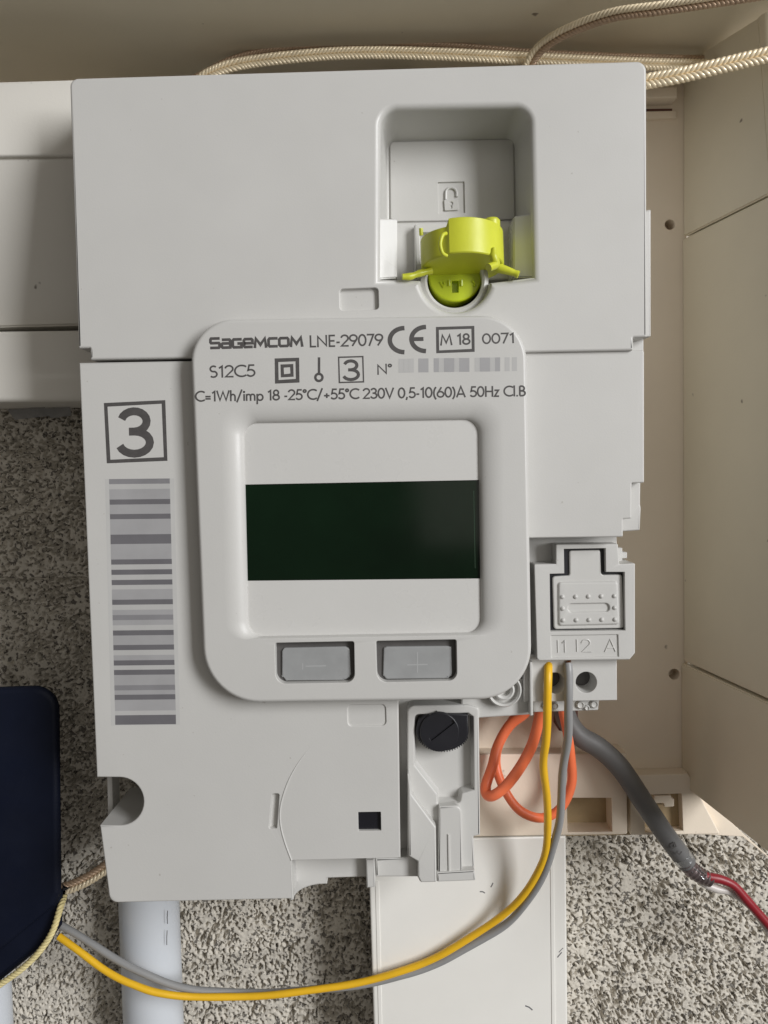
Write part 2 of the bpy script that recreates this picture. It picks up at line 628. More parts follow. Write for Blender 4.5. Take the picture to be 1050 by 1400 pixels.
def concrete_wall():
    a, b = U(-40, 510, WALL_Y), U(1090, 1440, WALL_Y)
    x0, x1, z0, z1 = a.x, b.x, b.z, a.z
    st = 0.20
    nx, nz = int((x1 - x0) / st), int((z1 - z0) / st)

    def gn(sig):
        n = rng.standard_normal((nz, nx))
        fy, fx = np.fft.fftfreq(nz)[:, None], np.fft.fftfreq(nx)[None, :]
        s = sig / st
        g = np.fft.ifft2(np.fft.fft2(n) * np.exp(-2 * (math.pi * s) ** 2 * (fx ** 2 + fy ** 2))).real
        return g / g.std()
    def band(a, b):
        n = rng.standard_normal((nz, nx))
        fy, fx = np.fft.fftfreq(nz)[:, None], np.fft.fftfreq(nx)[None, :]
        f2 = fx ** 2 + fy ** 2
        g = np.exp(-2 * (math.pi * a / st) ** 2 * f2) - np.exp(-2 * (math.pi * b / st) ** 2 * f2)
        g = np.fft.ifft2(np.fft.fft2(n) * g).real
        return g / g.std()
    n3, n5, n4 = gn(7.0), gn(2.0), gn(0.25)
    b1, b2 = band(0.36, 0.80), band(0.24, 0.46)
    lv = b1 * 0.75 + b2 * 0.60 + 0.30 * n5 + 0.45 * gn(1.1)
    # flat-topped grains parted by narrow, steep crevices of uneven depth
    h = -np.clip((-lv - 0.30) * 5.0, 0, 1) * (2.3 + 0.8 * np.tanh(gn(0.9)))
    h += 0.05 * n4 + 0.12 * n3 + 0.10 * np.tanh(b1) * (lv > 0)
    # a long crack that runs level across the left side
    X = x0 + np.arange(nx) * st
    Z = z0 + np.arange(nz) * st
    zc = U(40, 793, WALL_Y).z
    w = zc + 0.35 * np.interp(X, X[::9], rng.standard_normal(len(X[::9])))
    xr = U(180, 793, WALL_Y).x
    d = np.abs(Z[:, None] - w[None, :])
    h -= np.where((X[None, :] < xr), 1.4 * np.exp(-(d / 0.35) ** 2), 0)
    XX, ZZ = np.meshgrid(X, Z)
    co = np.stack([XX, WALL_Y - h, ZZ], -1).reshape(-1, 3).astype(np.float32) * 0.001
    idx = np.arange(nx * nz).reshape(nz, nx)
    q = np.stack([idx[:-1, :-1], idx[:-1, 1:], idx[1:, 1:], idx[1:, :-1]], -1).reshape(-1, 4)
    # leave out what the meter and its box wholly cover
    hx0, hx1, hz1 = U(270, 700, WALL_Y).x, U(700, 700, WALL_Y).x, U(500, 1070, WALL_Y).z
    bx0, bz1 = U(840, 700, WALL_Y).x, U(900, 1080, WALL_Y).z
    cx, cz = XX[:-1, :-1].ravel(), ZZ[:-1, :-1].ravel()
    q = q[~(((cx > hx0) & (cx < hx1) & (cz > hz1)) | ((cx > hx0) & (cz > bz1)))]
    me = bpy.data.meshes.new('rough_concrete')
    me.vertices.add(len(co))
    me.vertices.foreach_set('co', co.ravel())
    me.loops.add(q.size)
    me.loops.foreach_set('vertex_index', q.ravel().astype(np.int32))
    me.polygons.add(len(q))
    me.polygons.foreach_set('loop_start', np.arange(0, q.size, 4, dtype=np.int32))
    me.update(calc_edges=True)
    me.materials.append(MT['concrete'])
    me.polygons.foreach_set('use_smooth', np.ones(len(q), dtype=bool))
    # the wall goes on round the patch as a slab set a little deeper
    bm = bmesh.new()
    box(bm, (x0 - 120, WALL_Y + 3.0, z0 - 120), (x1 + 120, WALL_Y + 40, z1 + 160))
    w = obj('concrete_wall', bm, 'concrete', kind='structure', smooth=False)
    p = bpy.data.objects.new('rough_concrete', me)
    COL.objects.link(p)
    p.parent = w
    p.location = -w.location
    p['kind'] = 'stuff'


concrete_wall()

# ================================================================== ENCLOSURE (cream box round the meter)
ZT = U(525, 97, 48).z                    # underside of the box's top
enc = thing('meter_enclosure', 'cream plastic enclosure with open right side wall behind the electricity meter',
            'enclosure', U(900, 1140, 48))
XB = U(935, 600, 48).x
back = plate([(560, 90), (938, 84), (941, 1062), (560, 1062)], 48, 56, 0.2, bm=None,
             holes=[Hole(circle(916, 307, 7, 24), 5, 0.15), Hole(circle(922, 922, 7.5, 24), 5, 0.15)])
obj('back_panel', back, 'cream', enc)
# ledge and slot at the top of the back panel
obj('top_ledge', plate([(700, 124), (926, 118), (926, 133), (700, 138)], 43, 48.5, 0.4), 'cream', enc)
obj('slot_rail', plate([(700, 156), (925, 151), (925, 161), (700, 166)], 46.5, 48.5, 0.3), 'cream', enc)
obj('slot', plate([(700, 151), (919, 148.5), (919, 152.5), (700, 155)], 47.4, 48.5, 0.0), 'maroon', enc)
# roof of the box
bm = bmesh.new()
xl, xr = U(-90, 100, 48).x, U(1000, 100, 48).x + 14
box(bm, (xl, -2, ZT), (xr, 60, ZT + 3))
obj('top_wall', bm, 'olive', enc)
bm = bmesh.new()
box(bm, (xl, 56, ZT - 14), (xr, 59.5, ZT - 0.3))
obj('rear_rail', bm, 'cream', enc)


# right side wall: three boards with seams that run in depth
def side_board(zt, zb, inn, name='side_panel'):
    bm = bmesh.new()
    T, Bt = U(934, 137, 48), U(936, 1072, 48)
    FT, FB = U(1037, 24, 18), U(1122, 1218, -12)

    def edge(f, t):
        return (T.lerp(Bt, t) if f == 0 else FT.lerp(FB, t))
    pts = []
    for t, bt in ((zt[0], zt[1]), (zb[0], zb[1])):
        pts.append((edge(0, t), edge(1, bt)))
    (b0, f0), (b1, f1) = pts
    iv, ov = Vector((-inn, 0, 0)), Vector((4, 0, 0))
    hexa(bm, [f0 + iv, f1 + iv, b1 + iv, b0 + iv, f0 + ov, f1 + ov, b1 + ov, b0 + ov])
    bmesh.ops.recalc_face_normals(bm, faces=bm.faces[:])
    bmesh.ops.bevel(bm, geom=bm.edges[:], offset=0.35, segments=2, affect='EDGES')
    return obj(name, bm, 'olive', enc)


def tz(py, y, top, bot):
    z = U(940, py, y).z
    return (top.z - z) / (top.z - bot.z)


_T, _B, _FT, _FB = U(934, 137, 48), U(936, 1072, 48), U(1037, 24, 18), U(1122, 1218, -12)


def seam(z):
    return ((_T.z - z) / (_T.z - _B.z), (_FT.z - z) / (_FT.z - _FB.z))


z1, z2 = U(935, 325, 48).z, U(939, 905, 48).z
s1a, s1b = seam(z1 + 0.25), seam(z1 - 0.35)
s2a, s2b = seam(z2 + 0.3), seam(z2 - 0.3)
side_board((-0.05, -0.0), s1a, 0.0)
side_board(s1b, s2a, 0.25)
side_board(s2b, (1.0, 1.0), 0.9)
bm = bmesh.new()
ov = Vector((4.2, 0, 0))
hexa(bm, [v + ov for v in (_FT, _FB, _B, _T)] + [v + ov + Vector((2, 0, 0)) for v in (_FT, _FB, _B, _T)])
obj('seam_light_block', bm, 'olive', enc, smooth=False)  # unseen backing slab, added to stop light leaking through the board seams
# rounded rim along the front of the side wall
rim = bmesh.new()
p0, p1 = _FT + Vector((0, 0, 0)), _FB
tube([p0.lerp(p1, i / 20) + Vector((3.0, 0.6, 0)) for i in range(21)], 3.0, rim, 18)
obj('front_rim', rim, 'olive', enc)
# lower flanges with cut-outs
cut1 = [(775, 1091), (836, 1091), (837, 1137), (776, 1138)]
fl1 = plate(rnd([(600, 1032), (857, 1030), (858, 1141), (600, 1145)], 3), 40, 47.5, 0.4,
            holes=[Hole(cut1, 6.5, 0.2, floor=False, draft=0.05)])
obj('flange', fl1, 'cream', enc)
cut2 = [(881, 1087), (932, 1085), (934, 1136), (882, 1138)]
fl2 = plate(rnd([(861, 1060), (941, 1058), (985, 1141), (862, 1142)], 2), 43, 47.8, 0.4,
            holes=[Hole(cut2, 4.5, 0.2, floor=False, draft=0.05)])
obj('flange', fl2, 'cream', enc)
obj('bottom_skirt', plate([(936, 1066), (1060, 1180), (1015, 1144), (941, 1140)], 46.5, 48.5, 0.2), 'cream', enc)
obj('cutout_floor', plate([(760, 1080), (950, 1076), (952, 1140), (760, 1143)], 46.2, 46.4, 0.0), 'tan', enc)  # brown tone paints the shade inside the cut-outs
hk = plate(rnd([(894, 1088), (918, 1087), (918, 1092), (922, 1092), (922, 1103), (908, 1104), (908, 1098), (894, 1099)], 2),
           43.5, 48, 0.3)
obj('hook', hk, 'cream', enc)
obj('back_ledge', plate([(640, 975), (768, 973), (768, 1031), (640, 1033)], 45.5, 48.5, 0.3), 'cream', enc)

# ================================================================== LEFT: ivory cover strips
lc = thing('cover_panel', 'ivory moulded cover strips on the wall left of the meter', 'cover',
           U(40, 552, 32))
obj('strip', plate([(-70, 113), (140, 107), (142, 212), (-70, 215)], 17, 50, 0.8), 'ivory', lc)
bm = bmesh.new()                                   # the middle strip leans back towards its lower edge
f = [U(-70, 217, 18), U(-70, 449, 33), U(142, 444, 33), U(140, 214, 18)]
hexa(bm, f + [v + Vector((0, 50 - v.y, 0)) for v in f])
bmesh.ops.recalc_face_normals(bm, faces=bm.faces[:])
bmesh.ops.bevel(bm, geom=bm.edges[:], offset=0.5, segments=3, affect='EDGES')
obj('strip', bm, 'ivory', lc)
obj('strip', plate([(-70, 453), (150, 450), (150, 548), (-70, 551)], 28, 50, 1.6), 'ivory', lc)
# scraps of clear film stuck under the lowest strip
for yf, q in ((47, [(10, 560), (60, 556), (75, 568), (20, 574)]), (46, [(55, 558), (96, 556), (98, 568), (70, 572)])):
    obj('film_scrap', plate(q, yf, yf + .15, 0.0), 'film', lc)

# ================================================================== CONDUITS, TRUNKING
def pipe(name, pxl, pxr, top, label):
    yc = 51.0
    rad = (U(pxr, 1330, yc - 3).x - U(pxl, 1330, yc - 3).x) / 2
    cx = (U(pxl, 1330, yc).x + U(pxr, 1330, yc).x) / 2
    zt, zb = U(200, top, yc).z, U(200, 1460, yc).z
    prof = [(rad - 1.2, 0), (rad, 0), (rad, zt - zb), (rad - 1.2, zt - zb)]
    bm = lathe(prof, (cx, yc, zb), 'Z', 48)
    return obj(name, bm, 'pipe', None, label, 'conduit', 'grey plastic conduits on the wall')


cp = pipe('conduit', 167, 248, 1195, 'pale grey round plastic conduit coming out below the left of the meter')
pipe('conduit', -62, 12, 1240, 'pale conduit at the bottom left corner, mostly out of view below the navy case')
obj('printed_mark', stroke_bm([(229, 1245), (228.5, 1254), (229, 1263)], 1.1, 43.75), 'ink', cp)
obj('printed_mark', stroke_bm([(228.5, 1272), (228, 1281), (228, 1292)], 1.0, 43.75), 'ink', cp)

tr = thing('cable_trunking', 'white flat cable trunking running down below the meter, scuffed in places', 'trunking',
           U(640, 1400, 50))
ty = 40.5
obj('lid', plate([(503, 1150), (774, 1143), (777, 1470), (513, 1470)], ty, 58, 0.7), 'trunk', tr)
obj('lid_edge', plate([(752, 1147), (757, 1147), (760, 1470), (755, 1470)], ty - 0.18, ty + 0.5, 0.12), 'trunk', tr)
obj('lid_edge', plate([(513, 1204), (518, 1204), (524, 1470), (519, 1470)], ty - 0.15, ty + 0.5, 0.1), 'trunk', tr)
for a, b, w in (((671, 1213), (674, 1207), 2.0), ((656, 1219), (663, 1221), 2.0), ((762, 1309), (768, 1302), 1.8),
                ((764, 1302), (770, 1296), 1.2), ((718, 1375), (728, 1381), 2.2),):
    obj('scuff_mark', stroke_bm([a, ((a[0] + b[0]) / 2 + .6, (a[1] + b[1]) / 2 - .8), b], w * .8, ty), 'ink4', tr, smooth=False)

# ================================================================== ELECTRICITY METER
meter = thing('electricity_meter', 'white electricity meter with dark green display, two grey buttons and printed labels',
              'meter', U(340, 1230, 30))

# ---- deep body behind the covers
body_px = rnd([(118, 122), (868, 100), (868, 655), (838, 740), (838, 950), (724, 955), (724, 972), (640, 976), (640, 1130),
               (552, 1168), (552, 1190), (402, 1198), (402, 1207), (165, 1212), (155, 1140), (215, 1130), (215, 1050),
               (150, 1050)], 3)
obj('body', plate(body_px, 22, 47, 1.0), 'white', meter)

# ---- upper terminal cover with the pocket
cov_px = rnd([(95, 107), (884, 83), (884.5, 461), (866, 461.5), (866, 479), (123, 492), (123, 476), (107, 476.5)],
             [11, 13, 2, 1, 2, 2, 1, 2])
arc = circle(623, 379, 48, 26, 178, 2)           # lower bulge (screen y grows downward)
arc = [(623 + 48 * math.cos(math.radians(a)), 379 + 47 * math.sin(math.radians(a))) for a in range(176, 3, -8)]
pocket_px = rnd([(520, 381), (521, 150), (724, 146), (729, 378)], [0, 22, 22, 0]) + arc[::-1]
cover = plate(cov_px, 0, 20, 0.55, seg=4, holes=[
    Hole(pocket_px, 15.0, 1.5, 1.5, 1.2, True, 5, fillet=0.8),
    Hole(rnd([(464, 395), (517, 393), (518, 423), (465, 425)], 5), 1.1, 0.18, draft=0.1),
])
tc = obj('terminal_cover', cover, 'white', meter)
# ribs on the cover's right flank, and the tongue under the step
obj('side_rib', plate(rnd([(880, 288), (890, 286), (890, 460), (880, 461)], 1.5), 3.0, 18, 0.3), 'white', tc)
obj('step_tongue', plate([(862, 455), (880, 455), (880, 484), (862, 484)], 6, 18, 0.2), 'white', tc)
# padlock emblem moulded in the pocket
FY = 15.0
em = plate(rnd([(533, 194), (702, 190), (704, 300), (534, 303)], 6), FY - 0.6, FY + 0.5, 0.25,
           holes=[Hole([(598.5, 249), (635, 248), (636, 291), (599.5, 292)], 0.45, 0.05, draft=0.02)])
FY -= 0.15
emb = obj('emblem_plate', em, 'white', tc)
pb = plate(rnd([(607, 273), (626, 272), (627, 287), (608, 288)], 1.5), FY - 0.45, FY + 0.1, 0.1,
           holes=[Hole(circle(617, 278, 2.6, 12), 0.3, 0.05), Hole([(616, 280), (618.4, 280), (618.6, 285), (616, 285)], 0.3, 0.03)])
sh = [U(x, y, FY - 0.25) for x, y in
      [(609.5, 273), (609.5, 265)] + [(617 + 7.5 * math.cos(math.radians(a)), 264 - 7.5 * math.sin(math.radians(a))) for a in range(170, -1, -17)] + [(624.6, 269)]]
tube(sh, 0.30, pb, 8)
obj('padlock_emblem', pb, 'white', emb)
# cheeks at both sides of the pocket mouth
bm = bmesh.new()
a = [U(513, 299, 0.4), U(513, 382, 0.4), U(543, 380, 3.0), U(543, 299, 3.0)]
hexa(bm, a + [v + Vector((0, 15.6 - v.y, 0)) for v in a])
bmesh.ops.bevel(bm, geom=bm.edges[:], offset=0.3, segments=2, affect='EDGES')
obj('pocket_cheek', bm, 'smooth', tc)
bm = bmesh.new()
a = [U(734, 291, 0.5), U(734, 380, 0.5), U(702, 379, 4.5), U(702, 295, 4.5)]
hexa(bm, a + [v + Vector((0, 15.6 - v.y, 0)) for v in a])
bmesh.ops.bevel(bm, geom=bm.edges[:], offset=0.35, segments=2, affect='EDGES')
obj('pocket_cheek', bm, 'smooth', tc)
# ring seat round the seal
rc = U(623, 379, 0)
rr = 47 * k_at(0)
bm = lathe([(rr - .1, 12), (rr - .1, 3.0), (rr - 1.0, 2.6), (rr - 1.55, 3.0), (rr - 1.7, 12)], (rc.x, 0, rc.z), 'Y', 44)
obj('seal_seat', bm, 'smooth', tc)
obj('sight_plate', plate(rnd([(566, 306), (700, 301), (702, 382), (567, 384)], [4, 6, 2, 2]), 12.5, 15.6, 0.5,
                         holes=[Hole(rnd([(574, 318), (682, 314), (684, 360), (575, 362)], 3), 1.5, .2)]), 'smooth', tc)

# ---- lower case (left and bottom) with the round notch
notch = [(163 + 33 * math.cos(math.radians(a)), 1096 + 33 * math.sin(math.radians(a))) for a in range(90, -91, -10)]
case_px = ([(108, 496), (560, 488), (545, 965), (547.5, 1173), (398, 1177), (400.5, 1229)]
           + rnd([(400.5, 1229), (150, 1234.5), (137, 1129)], [0, 12, 0])[1:-1]
           + [(136.5, 1129)] + notch + [(132, 1063)])
CY_ = 0.6
case = plate(case_px, CY_, 24, 0.4, seg=3, holes=[
    Hole(rnd([(475, 964), (527, 963), (528, 992), (476, 993)], 6), 0.35, 0.22, 0.22, 0.1),
    Hole(rnd([(372, 1085), (382, 1085), (378.5, 1133), (367.5, 1133)], 2.5), 1.3, 0.15, draft=0.05),
    Hole(rnd([(489.5, 1110.5), (520.5, 1110), (521, 1135.5), (490, 1136)], 1), 1.4, 0.12, draft=0.02),
])
lcase = obj('lower_case', case, 'white', meter)
obj('sensor_window', plate([(489.5, 1110.5), (520.5, 1110), (521, 1135.5), (490, 1136)], CY_ + 0.9, CY_ + 1.6, 0.0), 'dark', lcase)
obj('notch_strip', plate([(146, 1055), (153, 1055), (155, 1140), (148, 1140)], 15.5, 21, 0.2), 'smooth', lcase)
# raised rim of the round terminal area
rim_pts = [(452, 1003), (430, 1017), (412, 1037), (398, 1060), (388, 1085), (383, 1108), (384, 1130), (390, 1153), (398.5, 1176)]
path = spline([U(x, y, CY_ + 0.06) for x, y in rim_pts], 0.5)
n = len(path)
obj('raised_rim', tube(path, [0.02 + 0.20 * min(1, i / (n * 0.45)) for i in range(n)], None, 10), 'white', lcase)
# inner skirt showing under the round area, and the small tab
sk = [(396, 1170), (505, 1168), (505, 1199), (448, 1201), (447, 1209)] + \
     [(447 - 46 * math.sin(math.radians(a)), 1231 - 22 * math.cos(math.radians(a))) for a in range(15, 91, 15)] + [(396, 1232)]
obj('inner_skirt', plate(sk, 9, 24, 0.5), 'smooth', lcase)
obj('tab', plate(rnd([(500, 1174), (512, 1174), (513, 1213), (501, 1214)], 1), 6, 18, 0.3), 'white', lcase)

# printed "3" in a box and the bar code
bm = frame_bm([(142, 551), (226, 547), (229, 630), (146, 633.5)], 5, CY_)
text_bm('3', (160, 625), (211, 623.5), 66, CY_, 0.165, bm=bm)
obj('printed_number', bm, 'ink', lcase)
rows = [(655, 662, 3), (662, 669, 1), (669, 676, 2), (676, 683, 2), (683, 690, 4), (690, 703, 2), (703, 710, 4), (710, 717, 2),
        (717, 731, 2), (731, 744, 4), (744, 765, 2), (765, 772, 4), (772, 779, 1), (779, 786, 4), (786, 793, 1),
        (793, 800, 4), (800, 806, 1), (806, 820, 2), (820, 827, 4), (827, 834, 1), (834, 841, 2), (841, 848, 3),
        (848, 855, 2), (855, 862, 1), (862, 869, 4), (869, 882, 2), (882, 889, 4), (889, 896, 1), (896, 903, 2),
        (903, 910, 4), (910, 916, 1), (916, 923, 4), (923, 930, 2), (930, 937, 2), (937, 944, 3), (944, 950, 2), (950, 957, 4),
        (957, 964, 2), (964, 972, 2), (972, 978, 1), (978, 991, 4)]
obj('barcode_margin', quad_bm([(143.5, 655), (238, 654), (246, 991), (152, 992)], CY_, None, 0.01), 'ink0', lcase, smooth=False)
for a, b, s in rows:
    xa = 149 + (a - 655) * 0.026
    obj('barcode_bar', quad_bm([(xa, a), (xa + 83, a - .9), (xa + 83.2, b - .9), (xa + .2, b)], CY_), 'ink%d' % s, lcase, smooth=False)

# ---- right upper module and what lies under it
mod_px = rnd([(700, 482.5), (881, 478.5), (881, 660), (864, 660.5), (863.5, 709), (852, 709.5), (852, 734), (700, 736)],
             [0, 3, 2, 1, 2, 1, 2, 0])
sm = obj('side_module', plate(mod_px, 1.2, 22, 0.35), 'white', meter)
obj('step_block', plate(rnd([(855, 655), (876, 655), (875.5, 690), (876.5, 694), (875, 725), (846, 727)], 1.5), 5, 22, 0.35), 'white', sm)
obj('lower_strip', plate(rnd([(700, 730), (843, 728), (845, 775), (700, 778)], 1), 11, 22, 0.3), 'white', sm)
obj('stub', plate(rnd([(838, 749), (851, 749), (851, 769), (838, 769)], 1), 12, 20, 0.2), 'white', sm)
obj('stub', plate(rnd([(845, 755), (857.5, 755), (857.5, 763.5), (845, 763.5)], 1), 12.8, 20, 0.2), 'white', sm)

# ---- signal connector
CNY = 6.0
con_px = rnd([(760, 744.5), (845, 743.5), (847, 771), (868.5, 770), (868.5, 893), (861, 902), (734, 903.5), (730, 771.5), (760, 771)],
             [2, 2, .5, 2, 2, 2, 5, 2, .5])
win_px = [(771, 750.5), (828, 749.5), (828.5, 782), (854, 782), (855, 862), (752.5, 863.5), (751.5, 784.5), (771.5, 784)]
con = obj('signal_connector', plate(con_px, CNY, 19, 0.3, holes=[
    Hole(win_px, 6.0, 0.12, draft=0.02),
    Hole(rnd([(753, 869), (845, 867.5), (846, 898), (754, 899.5)], 1), 0.35, 0.15, draft=0.1)]), 'white', meter)
obj('latch_gap_shade', plate(win_px, CNY + 1.7, CNY + 5.9, 0.0), 'black', con)  # black liner: shade of the narrow gaps round the latch, put in as colour
lat_px = rnd([(778.5, 753), (821, 752), (822.5, 786), (851, 785.5), (853.5, 859), (757.5, 860.5), (755.5, 788), (779, 787)],
             [3, 3, 3, 4, 4, 4, 4, 3])
lat = obj('latch', plate(lat_px, CNY + 1.1, CNY + 5.5, 0.35, seg=3), 'white', con)
pad = plate(rnd([(763.5, 796), (845, 795), (847.5, 854), (764, 856)], 4), CNY + 0.55, CNY + 1.6, 0.5,
            holes=[Hole(rnd([(776, 825.5), (833, 824.5), (834, 836.5), (777, 837.5)], 6), 1.0, 0.25, draft=0.35)])
obj('latch_pad', pad, 'white', lat)
for i, x in enumerate((769, 787, 804.5, 822, 840)):
    for j, y in enumerate((816, 832, 848)):
        if j == 1 and 0 < i < 4:
            continue
        c = U(x + j * .4, y - i * .3, CNY + 0.55)
        rr = 3.4 * k_at(CNY)
        prof = [(rr * math.cos(math.radians(t)), 0.1 - 0.95 * rr * math.sin(math.radians(t))) for t in (0, 22, 45, 68, 88)]
        obj('grip_dot', lathe(prof, c, 'Y', 14), 'white', lat, wn=False)
# embossed I1 I2 A : raised strokes
def emboss(strokes, y, r, name, parent):
    bm = bmesh.new()
    for s in strokes:
        tube([U(a, b, y) for a, b in s], r, bm, 8)
    return obj(name, bm, 'white', parent, wn=False)


LY = CNY + 0.35
emboss([[(762.5, 875), (763, 892)], [(768.5, 879), (772, 875), (772.5, 892)]], LY, 0.2, 'embossed_letters', con)
emboss([[(788.5, 874), (789, 891)], [(795, 879), (796.5, 876), (800, 874), (804, 874.5), (806.5, 877.5), (806, 881), (795.5, 891), (808.5, 891)]],
       LY, 0.2, 'embossed_letters', con)
emboss([[(827, 891), (834, 874), (841.5, 890.5)], [(830, 885.5), (839, 885)]], LY, 0.2, 'embossed_letters', con)
# block with the two wire holes
blk = plate([(716, 895), (843.5, 893), (844, 957.5), (716, 960)], 9, 22, 0.3, holes=[
    Hole(circle(801.5, 933, 14.5, 28), 6, 0.15, draft=0.5), Hole(circle(759, 934, 14.5, 28), 6, 0.15, draft=0.5)])
tb = obj('terminal_block', blk, 'white', con)
for hx in (801.5, 759):
    c = U(hx, 933.5, 9)
    obj('clamp', plate(circle(hx, 933.5, 15, 24), 14.2, 15.5, 0.0), 'rubber', tb)
# underside of the block: small moulded bumps
ub = plate([(727, 955), (820, 953), (818, 971), (729, 974)], 12, 22, 0.3)
ub = obj('block_foot', ub, 'white', con)
for x, y, r in ((746, 964, 5), (759, 964, 5), (793, 963, 6), (812, 962, 6), (802, 967, 4)):
    c = U(x, y, 12)
    rr = r * k_at(12)
    obj('bump', lathe([(rr, .1), (rr, -.4), (rr * .7, -.8), (rr * .55, -.5), (rr * .2, -.5)], c, 'Y', 16), 'smooth', ub)

# ---- base with the round boss at the lower right of the display
bp = obj('base_plate', plate(rnd([(630, 930), (727, 925), (728, 977), (652, 982), (630, 975)], 1), 10.7, 22, 0.4), 'white', meter)
c = U(688, 941, 10)
k = k_at(10)
bm = lathe([(24 * k, .2), (24 * k, -1.6), (22 * k, -2.0), (19.5 * k, -1.6), (19 * k, -.2), (15 * k, -.2), (14.5 * k, -1.6), (12 * k, -1.9), (9 * k, -1.5), (8.5 * k, -.2), (1 * k, -.2)], c, 'Y', 40)
obj('round_boss', bm, 'smooth', bp)
obj('edge_strip', plate([(724, 905), (728, 905), (729, 978), (725, 979)], 7.5, 22, 0.2), 'white', bp)

# ---- cable cover with the black screw (right of the lower case)
CVY = 10.0
cc = obj('cable_cover', plate(rnd([(557, 965), (640, 963.5), (655, 968), (656.5, 1142), (647.5, 1144), (649.5, 1203), (574, 1206), (571, 1199), (514, 1199), (513, 1174), (557, 1172)],
                                  [10, 0, 4, 1, 1, 1, 3, 2, 1, 1, 1]), CVY, 24, 0.45, holes=[
    Hole(rnd([(567, 977), (640, 975), (647, 980), (648, 1080), (631, 1085), (629, 1098), (598, 1099), (598, 1086), (567, 1046)],
             [6, 2, 2, 1, 4, 5, 2, 3, 2]), 3.0, 0.35, 0.35, 0.5)]), 'white', meter)
obj('wedge', plate(rnd([(557, 1030), (563, 1086), (596, 1131), (597, 1206.5), (575, 1207), (571, 1198), (571, 1178), (559, 1171)],
                       [2, 4, 4, 2, 3, 1, 1, 1]), 7.0, 12, 0.45), 'white', cc)
obj('channel', plate(rnd([(600, 1103), (631, 1101), (632, 1193), (599, 1195)], [1, 9, 1, 1]), 8.2, 12, 0.4), 'white', cc)
obj('channel_rib', plate([(612, 1141), (615, 1141), (616, 1193), (613, 1193)], 7.9, 9, 0.12), 'white', cc)
obj('ledge', plate(rnd([(597, 1193), (649, 1190), (650, 1204), (598, 1206)], 1), 7.6, 12, 0.35), 'white', cc)
obj('gap_wall', plate([(540, 955), (565, 955), (567, 1180), (543, 1182)], 15, 24, 0.0), 'white', cc)
k = k_at(8)
scr_px = [(605 + 36 * math.cos(math.radians(a)), 999 + 28 * math.sin(math.radians(a)) * 1.0) for a in range(-15, 200, 8)] + \
         [(572, 985), (580, 978), (594, 975), (597, 972.5), (600, 975), (640, 977)]
sw = obj('screw', plate(scr_px, 9.2, 14, 0.3), 'black', cc)
face = plate(circle(601, 1001, 27, 36), 8.6, 9.4, 0.25,
             holes=[Hole([(586.5, 1009.5), (619, 984), (622, 988), (589.5, 1013.5)], 0.55, 0.08, draft=0.02)])
obj('screw_face', face, 'black', sw)
kn = bmesh.new()
for a in range(20, 160, 6):                       # knurled edge
    x, y = 605 + 36 * math.cos(math.radians(a)), 999 + 28 * math.sin(math.radians(a))
    v = U(x, y, 9.8)
    box(kn, (v.x - .12, 9.5, v.z - .14), (v.x + .12, 12, v.z + .14))
obj('knurling', kn, 'black', sw, smooth=False)

# ---- raised display bezel
BZ = -4.2
bez_px = rnd([(258.5, 437), (719.5, 430), (728, 956), (280, 962)], [58, 62, 72, 78], 14)
scr_win = rnd([(331, 578), (655, 573), (659, 866.5), (338, 872.5)], [20, 20, 20, 22], 8)
scr_mouth = rnd([(301, 549), (688, 543), (690, 868.6), (308, 875)], [38, 38, 26, 28], 8)
b1 = rnd([(376, 879), (484, 876.8), (485, 933), (377, 935)], [3, 3, 12, 14])
b2 = rnd([(514, 876.4), (624, 874.3), (625, 930.5), (515.5, 933)], [3, 3, 12, 14])
bez = plate(bez_px, BZ, 2.0, 0.9, seg=5, holes=[
    Hole(scr_win, 2.6, 3.0, 2.2, 0.03, False, 8, mouth=scr_mouth),
    Hole(b1, 2.6, 0.16, 0.16, 0.12, False), Hole(b2, 2.6, 0.16, 0.16, 0.12, False)])
bezel = obj('display_bezel', bez, 'white', meter)
SY = BZ + 2.1
pl = plate([(325, 566), (662, 560), (662, 656.2), (325, 662.8)], SY, SY + 1.6, 0.08)
sur = obj('screen_surround', pl, 'smooth', bezel)
obj('screen_surround', plate([(330, 794.3), (664, 791), (668, 874), (334, 882)], SY, SY + 1.6, 0.08), 'smooth', bezel)
lcd = obj('display_screen', plate([(326, 663.4), (663, 656.8), (665, 790.3), (331, 793.8)], SY + 0.25, SY + 1.5, 0.06), 'lcd', bezel)
obj('reflection_line', plate([(647.3, 671), (648, 671), (650, 777), (649.3, 777)], SY + 0.2, SY + 0.4, 0.0), 'lcd_reflection', lcd)  # thin green strip paints the faint upright reflection in the glass
